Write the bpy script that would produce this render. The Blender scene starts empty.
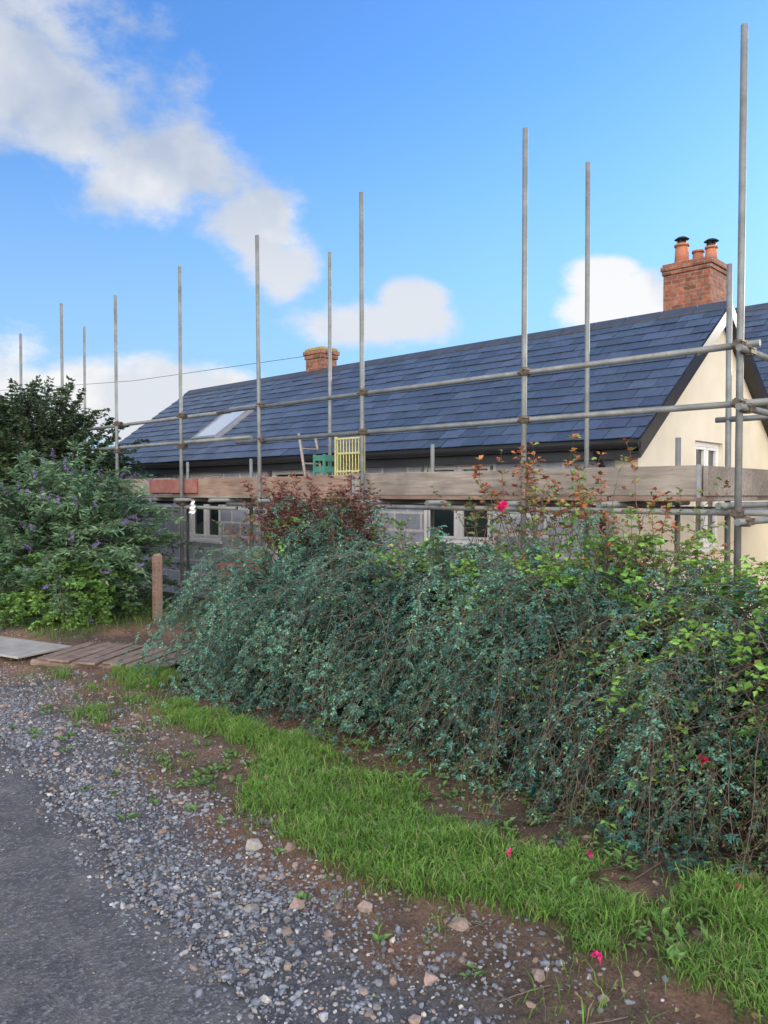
import bpy, math
import numpy as np
from mathutils import Matrix, Vector
rng=np.random.default_rng(7)
SC=bpy.context.scene
TH=math.atan2(-0.6896,0.7242)
M=Matrix.Translation((2.48,5.4,0))@Matrix.Rotation(TH,4,'Z')
# ---------------------------------------------------------------- helpers
def link(o,parent=None):
    SC.collection.objects.link(o)
    if parent is None: o.matrix_world=M
    else: o.parent=parent
    return o
def empty(name):
    e=bpy.data.objects.new(name,None); e.empty_display_size=.2
    return link(e)
def mk(name,V,faces,mats,parent=None,col=None,midx=None,smooth=False):
    V=np.asarray(V,dtype=np.float64).reshape(-1,3)
    if isinstance(faces,np.ndarray): faces=[faces]
    me=bpy.data.meshes.new(name)
    nl=sum(f.size for f in faces); nf=sum(len(f) for f in faces)
    me.vertices.add(len(V)); me.vertices.foreach_set('co',V.ravel())
    me.loops.add(nl); me.polygons.add(nf)
    li=np.concatenate([f.ravel() for f in faces]).astype(np.int32)
    tot=np.concatenate([np.full(len(f),f.shape[1]) for f in faces]).astype(np.int32)
    st=np.concatenate([[0],np.cumsum(tot)[:-1]]).astype(np.int32)
    me.loops.foreach_set('vertex_index',li)
    me.polygons.foreach_set('loop_start',st)
    for m in mats: me.materials.append(m)
    if midx is not None: me.polygons.foreach_set('material_index',np.asarray(midx,dtype=np.int32))
    me.polygons.foreach_set('use_smooth',np.full(nf,smooth))
    if col is not None:
        a=me.attributes.new('Col','FLOAT_COLOR','POINT')
        c=np.ones((len(V),4)); c[:,:3]=col
        a.data.foreach_set('color',c.ravel())
    me.update(calc_edges=True); me.validate()
    o=bpy.data.objects.new(name,me)
    return link(o,parent)
class MB:
    def __init__(s): s.v=[]; s.f=[]; s.m=[]
    def add(s,vs,fs,m=0):
        b=len(s.v); s.v+= [tuple(v) for v in vs]
        for f in fs: s.f.append([b+i for i in f]); s.m.append(m)
    def box(s,a,b,m=0,rot=None,piv=None):
        x0,y0,z0=a; x1,y1,z1=b
        vs=[Vector(p) for p in [(x0,y0,z0),(x1,y0,z0),(x1,y1,z0),(x0,y1,z0),(x0,y0,z1),(x1,y0,z1),(x1,y1,z1),(x0,y1,z1)]]
        if rot is not None:
            pv=Vector(piv) if piv else (Vector(a)+Vector(b))/2
            vs=[rot@(v-pv)+pv for v in vs]
        s.add(vs,[(0,3,2,1),(4,5,6,7),(0,1,5,4),(1,2,6,5),(2,3,7,6),(3,0,4,7)],m)
    def cyl(s,p0,p1,r,n=10,m=0,r1=None,cap=True):
        p0=Vector(p0);p1=Vector(p1); r1=r if r1 is None else r1
        d=(p1-p0).normalized(); a=d.orthogonal().normalized(); b=d.cross(a)
        vs=[]
        for k,(p,rr) in enumerate(((p0,r),(p1,r1))):
            for i in range(n):
                t=2*math.pi*i/n; vs.append(p+a*math.cos(t)*rr+b*math.sin(t)*rr)
        fs=[(i,(i+1)%n,n+(i+1)%n,n+i) for i in range(n)]
        if cap: fs+= [tuple(range(n-1,-1,-1)),tuple(range(n,2*n))]
        s.add(vs,fs,m)
    def prism(s,poly,off,m=0):
        n=len(poly); off=Vector(off)
        vs=[Vector(p) for p in poly]+[Vector(p)+off for p in poly]
        s.add(vs,[tuple(range(n)),tuple(range(2*n-1,n-1,-1))]+[(i,n+i,n+(i+1)%n,(i+1)%n) for i in range(n)],m)
    def obj(s,name,mats,parent=None,bevel=0,smooth=False):
        me=bpy.data.meshes.new(name); me.from_pydata(s.v,[],s.f)
        for m in mats: me.materials.append(m)
        me.polygons.foreach_set('material_index',s.m)
        if smooth: me.polygons.foreach_set('use_smooth',[len(f)==4 for f in s.f])
        me.update()
        import bmesh
        bm=bmesh.new(); bm.from_mesh(me); bmesh.ops.recalc_face_normals(bm,faces=bm.faces); bm.to_mesh(me); bm.free()
        o=bpy.data.objects.new(name,me); link(o,parent)
        if bevel:
            b=o.modifiers.new('b','BEVEL'); b.width=bevel; b.segments=1; b.limit_method='ANGLE'
        return o
def _h(ix,iy,seed):
    n=(ix.astype(np.int64)*374761393+iy.astype(np.int64)*668265263+seed*1274126177)&0xffffffff
    n=((n^(n>>13))*1274126177)&0xffffffff
    n=n^(n>>16)
    return (n&0xffff)/65535.0
def vn(x,y,seed=0):
    x=np.asarray(x,float);y=np.asarray(y,float)
    ix=np.floor(x);iy=np.floor(y);fx=x-ix;fy=y-iy
    fx=fx*fx*(3-2*fx);fy=fy*fy*(3-2*fy)
    a=_h(ix,iy,seed);b=_h(ix+1,iy,seed);c=_h(ix,iy+1,seed);d=_h(ix+1,iy+1,seed)
    return (a*(1-fx)+b*fx)*(1-fy)+(c*(1-fx)+d*fx)*fy
def fbm(x,y,seed=0,o=4):
    r=0;a=.5;t=0
    for i in range(o):
        r=r+a*vn(x*2**i,y*2**i,seed+i);t+=a;a*=.5
    return r/t
def ss(a,b,x):
    t=np.clip((x-a)/(b-a),0,1);return t*t*(3-2*t)
def nrm(v): return v/(np.linalg.norm(v,axis=-1,keepdims=True)+1e-9)
# ---------------------------------------------------------------- materials
class NT:
    def __init__(s,name):
        s.mat=bpy.data.materials.new(name); s.mat.use_nodes=True
        s.t=s.mat.node_tree; s.n=s.t.nodes; s.b=s.n['Principled BSDF']; s.out=s.n['Material Output']
        s.tc=s.n.new('ShaderNodeTexCoord')
    def l(s,a,b): s.t.links.new(a,b)
    def noise(s,scale,detail=4,rough=.6,vec=None):
        n=s.n.new('ShaderNodeTexNoise'); n.inputs['Scale'].default_value=scale; n.inputs['Detail'].default_value=detail; n.inputs['Roughness'].default_value=rough
        s.l(vec if vec is not None else s.tc.outputs['Object'],n.inputs['Vector']); return n.outputs['Fac']
    def ramp(s,fac,stops):
        r=s.n.new('ShaderNodeValToRGB'); e=r.color_ramp.elements
        while len(e)<len(stops): e.new(.5)
        for k,(p,c) in enumerate(stops):
            e[k].position=p; e[k].color=(c[0],c[1],c[2],1) if not isinstance(c,(int,float)) else (c,c,c,1)
        s.l(fac,r.inputs['Fac']); return r.outputs['Color']
    def mix(s,f,a,b,mode='MIX'):
        m=s.n.new('ShaderNodeMix'); m.data_type='RGBA'; m.blend_type=mode
        for i,x in ((0,f),(6,a),(7,b)):
            if hasattr(x,'is_linked'): s.l(x,m.inputs[i])
            else: m.inputs[i].default_value = x if i==0 else (x[0],x[1],x[2],1)
        return m.outputs[2]
    def bump(s,h,st,dist=.01):
        b=s.n.new('ShaderNodeBump'); b.inputs['Strength'].default_value=st; b.inputs['Distance'].default_value=dist
        s.l(h,b.inputs['Height']); s.l(b.outputs['Normal'],s.b.inputs['Normal'])
    def col(s,c):
        if hasattr(c,'is_linked'): s.l(c,s.b.inputs['Base Color'])
        else: s.b.inputs['Base Color'].default_value=(c[0],c[1],c[2],1)
    def set(s,rough=.8,metal=0,spec=.5):
        s.b.inputs['Roughness'].default_value=rough; s.b.inputs['Metallic'].default_value=metal; s.b.inputs['Specular IOR Level'].default_value=spec
    def attr(s):
        a=s.n.new('ShaderNodeAttribute'); a.attribute_name='Col'; return a.outputs['Color']
def simple(name,c1,c2,scale=8,rough=.8,metal=0,bump=.2,spec=.5,bs=None):
    m=NT(name); f=m.noise(scale,6)
    m.col(m.ramp(f,[(.3,c1),(.7,c2)])); m.set(rough,metal,spec)
    if bump: m.bump(m.noise(bs or scale*6,5),bump,.01)
    return m.mat
def leafmat(name,trans=.25,rough=.5,spec=.4):
    m=NT(name); c=m.attr(); m.col(c); m.set(rough,0,spec)
    tr=m.n.new('ShaderNodeBsdfTranslucent'); m.l(c,tr.inputs['Color'])
    mx=m.n.new('ShaderNodeMixShader'); mx.inputs[0].default_value=trans
    m.l(m.b.outputs[0],mx.inputs[1]); m.l(tr.outputs[0],mx.inputs[2]); m.l(mx.outputs[0],m.out.inputs['Surface'])
    return m.mat
LEAF=leafmat('leaf_surface',.22,.55,.22); PETAL=leafmat('petal_surface',.35)
GRASSM=leafmat('grass_blade',.35,.6,.3)
TWIG=simple('twig_bark',(.10,.075,.055),(.20,.155,.12),30,.9,bump=0)
TWIGD=simple('dark_twig_bark',(.06,.042,.033),(.14,.10,.08),30,.9,bump=0)
BARK=simple('tree_bark',(.06,.05,.04),(.14,.11,.09),20,.9,bump=.6)
# ---------------------------------------------------------------- layout fns (local frame x=-along house, y=away)
def edge(x):                      # road edge
    xx=np.clip(x,-9,8)
    return -4.2-.135*xx+.10*(fbm(np.asarray(x)*1.3,np.asarray(x)*0,5)-.5)
def grassmask(x,y):
    xx=np.asarray(x,float)
    up=np.interp(xx,[-3.2,-3.0,-1.55,-.47,.2,.7,1.0,2.5],[-2.78,-2.58,-2.62,-2.78,-2.78,-2.72,-2.45,-2.4])
    lo=np.interp(xx,[-3.2,-2.5,-1.9,-1.45,-1.1,-.6,-.09,.5,.8,2.5],[-2.80,-2.84,-2.90,-3.07,-3.43,-3.51,-3.47,-3.34,-3.40,-3.45])
    n=(fbm(xx*3,np.asarray(y)*3,11)-.5)*.55+(fbm(xx*11,np.asarray(y)*11,12)-.5)*.22
    m=ss(-.06,.10,np.minimum(up-y,y-lo)+n*.8)*(.25+.75*ss(.28,.44,fbm(xx*2.2+3,np.asarray(y)*2.2,33)+.05))
    m=m*np.where(xx>.45,ss(.36,.56,fbm(xx*2.5+7,np.asarray(y)*2.5,31)),1)
    a=ss(.45,.2,np.hypot((xx+3.9)/1.0,(y+2.4)/.6)+n)
    b=ss(.0,.3,np.minimum(-5.9-xx,y+2.45)+n)*ss(4,2,y)
    c=ss(.28,.1,np.hypot(xx+3.3,(y+3.15)*1.8)+n*.6)*.6
    return np.clip(np.maximum.reduce([m,a,b,c]),0,1)
def hgt(x,y):
    d=y-edge(x)
    k=ss(0,.6,d)
    h=k*((fbm(x*1.1,y*1.1,3)-.5)*.10+(fbm(x*6,y*6,8,3)-.5)*.04)
    h=h+.05*ss(.3,1.3,d)
    h=h+.03*grassmask(x,y)
    dl=(edge(x)-3.9)-y
    h=h+ss(0,.8,dl)*(.05+(fbm(x*.8,y*.8,4)-.4)*.2)
    h=h-.25*ss(-.6,1.0,y)*ss(-16,-11,x)
    return h
# ---------------------------------------------------------------- ground
def axis(a,b,step,far,grow=1.18):
    c=list(np.arange(a,b+1e-6,step)); s=step; x=b; R=[]
    while x<far: s*=grow; x+=s; R.append(x)
    s=step; x=a; Lf=[]
    while x>-far: s*=grow; x-=s; Lf.append(x)
    return np.array(Lf[::-1]+c+R)
ax=axis(-9,3.5,.04,1800); ay=axis(-5.2,-1.2,.04,1800)
X,Y=np.meshgrid(ax,ay,indexing='ij'); Z=hgt(X,Y)
far=np.maximum(np.abs(X),np.abs(Y)); Z=Z*ss(120,30,far)+ (ss(60,900,far))*(-3)
nx,ny=X.shape
idx=np.arange(nx*ny).reshape(nx,ny)
F=np.stack([idx[:-1,:-1],idx[1:,:-1],idx[1:,1:],idx[:-1,1:]],-1).reshape(-1,4)
x=X.ravel();y=Y.ravel()
d=y-edge(x)
dirt=np.array([.15,.108,.082]); grav=np.array([.15,.15,.16]); red=np.array([.25,.145,.10]); gr=np.array([.08,.095,.04])
n1=fbm(x*2,y*2,21)[:,None]; n2=fbm(x*5,y*5,22)[:,None]
c=dirt*(.6+.8*n2)*np.ones((len(x),1))
rk=ss(.42,.62,n1)*.75
c=c*(1-rk)+red*(.7+.6*n2)*rk
gm=(ss(.62,.25,d+(n1[:,0]-.5)*.9))[:,None]
c=c*(1-gm)+grav*gm*(.7+.5*n2)
g2=grassmask(x,y)[:,None]; c=c*(1-g2*.8)+gr*g2*.8
ff=ss(12,25,np.hypot(x,y))[:,None]; ff=np.maximum(ff,ss(.3,1.2,(edge(x)-3.9)-y)[:,None]); c=c*(1-ff)+np.array([.06,.10,.035])*ff
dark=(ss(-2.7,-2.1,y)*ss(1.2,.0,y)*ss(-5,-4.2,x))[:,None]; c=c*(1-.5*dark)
g=NT('earth_ground'); a=g.attr()
v=g.ramp(g.noise(14,8,.75),[(.25,.5),(.75,1.45)]); v2=g.ramp(g.noise(90,4,.7),[(.3,.55),(.7,1.45)])
g.col(g.mix(1,g.mix(1,a,v,'MULTIPLY'),v2,'MULTIPLY')); g.set(.95,0,.2)
g.bump(g.noise(50,8,.75),1,.03)
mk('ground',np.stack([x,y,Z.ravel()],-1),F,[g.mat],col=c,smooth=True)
# road
rx=axis(-10,4,.05,600,1.3)
e=edge(rx)+.05*(vn(rx*7,rx*0,2)-.5)+.03*(vn(rx*23,rx*0,3)-.5)
cols=[0,.03,.12,.5,1.0,1.8,2.6,3.3,3.75,3.9]; zz=[.002,.010,.014,.02,.026,.03,.026,.016,.010,.002]
V=np.concatenate([np.stack([rx,e-k,np.full_like(rx,q)],-1) for k,q in zip(cols,zz)])
n=len(rx); F=np.concatenate([np.stack([np.arange(n-1)+n*k,np.arange(n-1)+n*(k+1),np.arange(1,n)+n*(k+1),np.arange(1,n)+n*k],-1) for k in range(len(cols)-1)])
r=NT('worn_asphalt')
sp=r.n.new('ShaderNodeTexVoronoi'); sp.inputs['Scale'].default_value=95; r.l(r.tc.outputs['Object'],sp.inputs['Vector'])
base=r.ramp(r.noise(1.6,7,.65),[(.3,(.078,.078,.083)),(.55,(.108,.107,.11)),(.75,(.16,.153,.148))])
spk=r.ramp(sp.outputs['Color'],[(.0,.6),(.6,.95),(.9,1.8)])
dust=r.ramp(r.noise(5,8,.75),[(.45,0.0),(.7,.6)])
r.col(r.mix(dust,r.mix(1,base,spk,'MULTIPLY'),(.18,.165,.15))); r.set(.9,0,.2)
r.bump(sp.outputs['Distance'],.5,.005)
mk('road',V,F,[r.mat],smooth=True)
# ---------------------------------------------------------------- stones
t=(1+5**.5)/2
ico=np.array([(-1,t,0),(1,t,0),(-1,-t,0),(1,-t,0),(0,-1,t),(0,1,t),(0,-1,-t),(0,1,-t),(t,0,-1),(t,0,1),(-t,0,-1),(-t,0,1)])/math.hypot(1,t)
icf=np.array([(0,11,5),(0,5,1),(0,1,7),(0,7,10),(0,10,11),(1,5,9),(5,11,4),(11,10,2),(10,7,6),(7,1,8),(3,9,4),(3,4,2),(3,2,6),(3,6,8),(3,8,9),(4,9,5),(2,4,11),(6,2,10),(8,6,7),(9,8,1)])
def stones(name,P,size,col):
    N=len(P)
    v=ico[None]*(1+rng.uniform(-.28,.28,(N,12,1)))
    v=v*np.stack([rng.uniform(.7,1.25,N),rng.uniform(.55,1.0,N),rng.uniform(.4,.8,N)],-1)[:,None,:]
    a=rng.uniform(0,6.28,N); ca,sa=np.cos(a),np.sin(a); b=rng.normal(0,.35,N); cb,sb=np.cos(b),np.sin(b)
    x,y,z=v[...,0],v[...,1],v[...,2]
    y,z=y*cb[:,None]-z*sb[:,None],y*sb[:,None]+z*cb[:,None]
    x,y=x*ca[:,None]-y*sa[:,None],x*sa[:,None]+y*ca[:,None]
    v=np.stack([x,y,z],-1)*size[:,None,None]*.5+P[:,None,:]
    f=icf[None]+12*np.arange(N)[:,None,None]
    cc=np.repeat(col,12,axis=0)
    return mk(name,v.reshape(-1,3),f.reshape(-1,3),[STM],col=cc)
s_=NT('stone_surface'); s_.col(s_.mix(1,s_.attr(),s_.ramp(s_.noise(70,4),[(.3,.75),(.7,1.25)]),'MULTIPLY')); s_.set(.85,0,.25); STM=s_.mat
N=52000
px=rng.uniform(-7.5,3,N); q=rng.beta(1.2,2.6,N)*1.35-.14
py=edge(px)+q
keep=rng.random(N)<np.clip(2.8*(fbm(px*2.2,py*2.2,41)-.28),0.05,1)*(1-.85*grassmask(px,py))*np.where(q<0,.3,1)
px,py,q=px[keep],py[keep],q[keep]; N=len(px)
sz=np.clip(rng.lognormal(math.log(.0128),.45,N),.005,.042)
pz=np.where(q<0.02,.012,hgt(px,py))+sz*.08
pal=np.array([(.17,.185,.22),(.22,.23,.25),(.13,.135,.15),(.31,.315,.32),(.26,.20,.17),(.40,.38,.36),(.19,.21,.25)])
ci=rng.choice(7,N,p=[.27,.2,.20,.09,.10,.04,.10]); col=pal[ci]*rng.uniform(.65,1.2,(N,1))
stones('gravel',np.stack([px,py,pz],-1),sz,col)
N=9000
px=rng.uniform(-7,3,N); py=edge(px)+rng.uniform(-1.6,2.0,N)
d=py-edge(px); k=(rng.random(N)<np.where(d<0,.35*np.exp(d*2.2),.7)*(1-.8*grassmask(px,py)))
px,py,d=px[k],py[k],d[k];N=len(px)
sz=np.where(d<0,rng.uniform(.004,.012,N),np.clip(rng.lognormal(math.log(.012),.6,N),.005,.05))
pz=np.where(d<0,.022,hgt(px,py))+sz*.1
col=np.array([(.24,.175,.14),(.18,.18,.195),(.30,.22,.18),(.16,.125,.105)])[rng.choice(4,N)]*rng.uniform(.7,1.2,(N,1))
stones('loose_stones',np.stack([px,py,pz],-1),sz,col)
N=80
px=rng.uniform(-5,1.6,N);py=edge(px)+rng.uniform(.2,1.25,N);sz=rng.uniform(.03,.062,N)
B=[(-.35,-3.72,.10),(.25,-3.45,.10),(-.85,-3.55,.10),(-.72,-3.45,.08),(.42,-3.9,.06),(-3.1,-3.45,.11),(-2.9,-3.55,.08),(.35,-3.75,.07),(-.1,-3.6,.08),(.6,-3.5,.07),(-2.2,-3.6,.08)]
px=np.concatenate([px,[b[0] for b in B]]);py=np.concatenate([py,[b[1] for b in B]]);sz=np.concatenate([sz,[b[2] for b in B]]);N=len(px)
col=np.array([(.30,.22,.185),(.23,.23,.24),(.32,.24,.20),(.22,.18,.15),(.30,.285,.26)])[rng.choice(5,N)]*rng.uniform(.7,1.0,(N,1))
stones('large_stones',np.stack([px,py,hgt(px,py)+sz*.04],-1),sz,col)
# ---------------------------------------------------------------- grass
def blades(name,P,H,lean,W,col,mat=GRASSM,parent=None):
    N=len(P); a=rng.uniform(0,6.28,N); d=np.stack([np.cos(a),np.sin(a),np.zeros(N)],-1)
    b=rng.uniform(0,6.28,N); w=np.stack([np.cos(b),np.sin(b),np.zeros(N)],-1)*W[:,None]*.5
    up=np.array([0,0,1.])
    m=P+up*H[:,None]*.55+d*(lean*H*.25)[:,None]; tp=P+up*(H*(1-.25*lean))[:,None]+d*(lean*H*.85)[:,None]
    V=np.stack([P-w,P+w,m-w*.8,m+w*.8,tp],1)
    i=5*np.arange(N)[:,None]
    F4=i+np.array([0,1,3,2]);F3=i+np.array([2,3,4])
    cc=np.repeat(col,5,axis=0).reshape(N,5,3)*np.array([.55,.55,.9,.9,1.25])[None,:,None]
    return mk(name,V.reshape(-1,3),[F4,F3],[mat],col=cc.reshape(-1,3),parent=parent)
N=210000
px=rng.uniform(-4.8,2.6,N);py=rng.uniform(-3.8,-2.2,N); gm_=grassmask(px,py)
k=rng.random(N)<gm_**1.3*np.clip(2.6*(fbm(px*5,py*5,51)-.12),.08,1);px,py=px[k],py[k]
N2=9000;ax_=rng.uniform(-12,-5.6,N2);ay_=rng.uniform(-2.7,1.5,N2);k=rng.random(N2)<grassmask(ax_,ay_);
N3=7000;bx=rng.uniform(-5,2.5,N3);by=edge(bx)+rng.uniform(.5,1.9,N3);kk=fbm(bx*4,by*4,61)>.57
px=np.concatenate([px,ax_[k],bx[kk]]);py=np.concatenate([py,ay_[k],by[kk]]);N=len(px)
P=np.stack([px,py,hgt(px,py)-.004],-1)
H=rng.uniform(.025,.09,N)*(.35+1.25*fbm(px*4,py*4,71)); H[px<-5.6]*=1.8
cv=fbm(px*6,py*6,81)[:,None]
col=(np.array([.12,.26,.045])*(1-cv)+np.array([.23,.42,.085])*cv)*rng.uniform(.65,1.25,(N,1))
dry=rng.random(N)<.08; col[dry]=np.array([.36,.33,.17])
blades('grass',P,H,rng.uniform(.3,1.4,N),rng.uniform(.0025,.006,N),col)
# ---------------------------------------------------------------- leaves / stems
def leafgeo(P,D,Nn,L,W,col,fold=.25):
    N=len(P); D=nrm(D); S=nrm(np.cross(D,Nn)); U=np.cross(S,D)
    L=np.broadcast_to(L,(N,))[:,None];W=np.broadcast_to(W,(N,))[:,None]
    a=P; b=P+D*L*.45+S*W*.5+U*W*fold; c_=P+D*L-U*L*.08; d=P+D*L*.45-S*W*.5+U*W*fold
    V=np.stack([a,b,c_,d],1).reshape(-1,3); i=4*np.arange(N)[:,None]
    F=np.concatenate([i+np.array([0,2,1]),i+np.array([0,3,2])])
    return V,F,np.repeat(col,4,axis=0)
class LG:
    def __init__(s): s.V=[];s.F=[];s.C=[];s.n=0
    def add(s,V,F,C): s.V.append(V);s.F.append(F+s.n);s.C.append(C);s.n+=len(V)
    def obj(s,name,mat,parent): 
        if s.n: return mk(name,np.concatenate(s.V),np.concatenate(s.F),[mat],parent=parent,col=np.concatenate(s.C))
def tubes(P,R):
    N,K,_=P.shape
    T=nrm(np.gradient(P,axis=1)); up=np.array([.13,.21,.97]); A=nrm(np.cross(T,up)); Bv=np.cross(T,A)
    V=np.stack([P+(A*math.cos(q)+Bv*math.sin(q))*R[...,None] for q in (0,2.094,4.189)],2)
    base=(np.arange(N)[:,None]*K+np.arange(K-1)[None])*3
    base=base.reshape(-1,1)
    F=np.concatenate([base+np.array([a,(a+1)%3,3+(a+1)%3,3+a]) for a in range(3)])
    return V.reshape(-1,3),F
class TG:
    def __init__(s): s.V=[];s.F=[];s.n=0
    def add(s,V,F): s.V.append(V);s.F.append(F+s.n);s.n+=len(V)
    def obj(s,name,mat,parent):
        if s.n: return mk(name,np.concatenate(s.V),np.concatenate(s.F),[mat],parent=parent,smooth=True)
def sprays(LGo,TGo,S,D,L,droop,K,subL,Mn,ll,lw,colfn,leafprob=1,r0=.004,bushy=.8,start=.15,twigs=True,tr=(.65,1.35)):
    N=len(S); s=np.linspace(0,1,K+1)
    wob=rng.normal(0,.035,(N,K+1,3)).cumsum(1)*.5
    P=S[:,None,:]+D[:,None,:]*(L[:,None]*s)[...,None]+wob*L[:,None,None]
    P[...,2]-=(np.broadcast_to(droop,(N,))*L)[:,None]*s**2
    P[...,2]=np.maximum(P[...,2],.02+rng.uniform(0,.08,(N,1)))
    TGo.add(*tubes(P,np.broadcast_to(r0*(1.05-.85*s),(N,K+1))))
    T=nrm(np.gradient(P,axis=1))
    k=np.where(s>start)[0]
    Pk=P[:,k];Tk=T[:,k];sk=s[k]
    side=nrm(np.cross(Tk,np.array([0,0,1.])+rng.normal(0,.25,(N,1,3))))
    for sg in (-1,1):
        sd=nrm(Tk*.75+side*sg*bushy+rng.normal(0,.22,Tk.shape)+np.array([0,0,.05]))
        sl=subL*(1.05-.75*sk)[None]*rng.uniform(.4,1.2,Pk.shape[:2])*(L[:,None]/.8)**.5
        if twigs:
            m=np.linspace(0,1,3)
            SP=Pk[:,:,None,:]+sd[:,:,None,:]*(sl[...,None]*m)[...,None]
            SP[...,2]-=.25*sl[...,None]*m**2
            TGo.add(*tubes(SP.reshape(-1,3,3),np.broadcast_to(r0*.36*(1.1-.7*m),(SP.shape[0]*SP.shape[1],3))))
        mm=(np.arange(Mn)+.8)/Mn
        LP=Pk[:,:,None,:]+sd[:,:,None,:]*(sl[...,None]*mm)[...,None]
        LP[...,2]-=.25*sl[...,None]*mm**2
        sgn=np.where(np.arange(Mn)%2==0,1,-1)
        sd2=np.broadcast_to(sd[:,:,None,:],LP.shape); pr=nrm(np.cross(sd2,np.array([0,0,1.])))
        LD=sd2*.55+pr*sgn[:,None]*.8+rng.normal(0,.3,LP.shape)
        keep=rng.random(LP.shape[:3])<leafprob
        LPk=LP[keep];LDk=LD[keep];n=len(LPk)
        if n==0: continue
        nn=np.array([0,0,1.])+rng.normal(0,.55,(n,3))
        sc=rng.uniform(.7,1.25,n)
        tone=np.broadcast_to(rng.uniform(tr[0],tr[1],(N,1,1)),LP.shape[:3])[keep]
        LGo.add(*leafgeo(LPk,LDk,nn,ll*sc,lw*sc,colfn(LPk)*tone[:,None]))
def cfn(c1,c2,var=.25,alt=None,altp=0,sc=3):
    c1=np.array(c1);c2=np.array(c2)
    def f(P):
        k=fbm(P[:,0]*sc+P[:,2]*2,P[:,1]*sc+P[:,2]*sc,91,3)[:,None]; k=ss(.3,.7,k)
        c=(c1*(1-k)+c2*k)*rng.uniform(1-var,1+var,(len(P),1))
        if alt is not None:
            q=rng.random(len(P))<altp; c[q]=np.array(alt)*rng.uniform(.7,1.2,(q.sum(),1))
        return c
    return f
# ================================================================ HEDGE
hedge=empty('cotoneaster_hedge')
X0,X1=-3.9,3.6
def topz(x): return 1.22+.16*(fbm(x*1.6,x*0+3,7)-.5)*2-.30*ss(-2.6,-4.1,x)
def bulge(x,ph): return 1+.40*(fbm(x*1.9+3,ph*1.9,113,3)-.5)*2
nu,nv=200,48
uu=np.linspace(X0+.3,X1,nu);vv=np.linspace(0,math.pi,nv)
U,Vv=np.meshgrid(uu,vv,indexing='ij')
endk=np.sqrt(np.clip(1-((U-(X0+.3+.5))/.5)**2,0.0,1))*(U<X0+.8)+(U>=X0+.8)
dn=bulge(U,Vv)*(1+.16*(fbm(U*5,Vv*5,13)-.5)*2)*.94
cw=-1.3-.60*np.cos(Vv)*dn*endk; cz=(topz(U)-.28)*np.abs(np.sin(Vv))**.6*np.minimum(dn,1.06)*endk-.03
idx=np.arange(nu*nv).reshape(nu,nv)
F=np.stack([idx[:-1,:-1],idx[1:,:-1],idx[1:,1:],idx[:-1,1:]],-1).reshape(-1,4)
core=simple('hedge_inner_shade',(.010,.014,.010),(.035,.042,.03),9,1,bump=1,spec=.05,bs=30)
mk('inner_shade_core',np.stack([U,cw,cz],-1).reshape(-1,3),F,[core],parent=hedge)  # filler core blocking see-through, the hedge's inner shade put into its colour
lg=LG();tg=TG()
teal=cfn((.045,.135,.115),(.12,.27,.205),.3,(.24,.38,.15),.06)
def hedge_starts(N,xa,xb,pa,pb,sc=.85):
    x=rng.uniform(xa,xb,N);ph=rng.uniform(pa,pb,N); b=bulge(x,ph)
    y=-1.3-.62*np.cos(ph)*sc*b; z=(topz(x)-.1)*np.sin(ph)**.7*sc*np.minimum(b,1.1)
    out=np.stack([rng.normal(0,.65,N),-np.cos(ph)*1.0,np.sin(ph)*.75],-1)
    return np.stack([x,y,z],-1),out
S,D=hedge_starts(600,X0+.3,1.2,.35,1.8); D[:,2]+=.15; D=nrm(D+rng.normal(0,.25,D.shape))
L=rng.uniform(.35,.95,len(S)); sprays(lg,tg,S,D,L,rng.uniform(.6,1.5,len(S)),12,.14,9,.0195,.0125,teal)
S,D=hedge_starts(220,X0+.2,.8,.45,1.6,1.0); D[:,2]+=.35; D[:,0]-=.35; D=nrm(D+rng.normal(0,.22,D.shape))
L=rng.uniform(.7,1.25,len(S)); sprays(lg,tg,S,D,L,rng.uniform(1.0,1.5,len(S)),16,.10,8,.0195,.0125,teal,bushy=.65,tr=(.75,1.6))
S,D=hedge_starts(360,X0+.3,.6,.1,.9); D[:,2]-=.2; D=nrm(D+rng.normal(0,.25,D.shape))
L=rng.uniform(.3,.75,len(S)); sprays(lg,tg,S,D,L,rng.uniform(.6,1.2,len(S)),10,.13,9,.0195,.0125,teal)
S,D=hedge_starts(200,1.2,X1,.2,2.0); D=nrm(D+rng.normal(0,.15,D.shape))
L=rng.uniform(.45,1.0,len(S)); sprays(lg,tg,S,D,L,rng.uniform(.7,1.3,len(S)),11,.15,7,.02,.012,teal)
S,D=hedge_starts(120,X0+.3,X1,1.6,2.9); D=nrm(D+rng.normal(0,.2,D.shape))
L=rng.uniform(.35,.7,len(S)); sprays(lg,tg,S,D,L,rng.uniform(.5,1.0,len(S)),9,.15,7,.02,.012,teal)
N=110;ph=rng.uniform(.2,1.5,N);an=rng.uniform(-.3,2.2,N)
S=np.stack([np.full(N,X0+.6),-1.5+rng.uniform(-.3,.5,N),.3+.6*rng.random(N)],-1); D=nrm(np.stack([-np.sin(an),-np.cos(an),rng.uniform(.0,.9,N)],-1))
sprays(lg,tg,S,D,rng.uniform(.35,.8,N),rng.uniform(.7,1.3,N),12,.13,9,.019,.012,teal)
lg.obj('sprays_of_leaves',LEAF,hedge); tg.obj('arching_stems',TWIG,hedge)
tg=TG();lg=LG();tb2=TG()
S,D=hedge_starts(230,-.9,2.2,.25,1.5); D=nrm(D+rng.normal(0,.25,D.shape)); D[:,0]+=rng.normal(0,.5,len(D))
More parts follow.
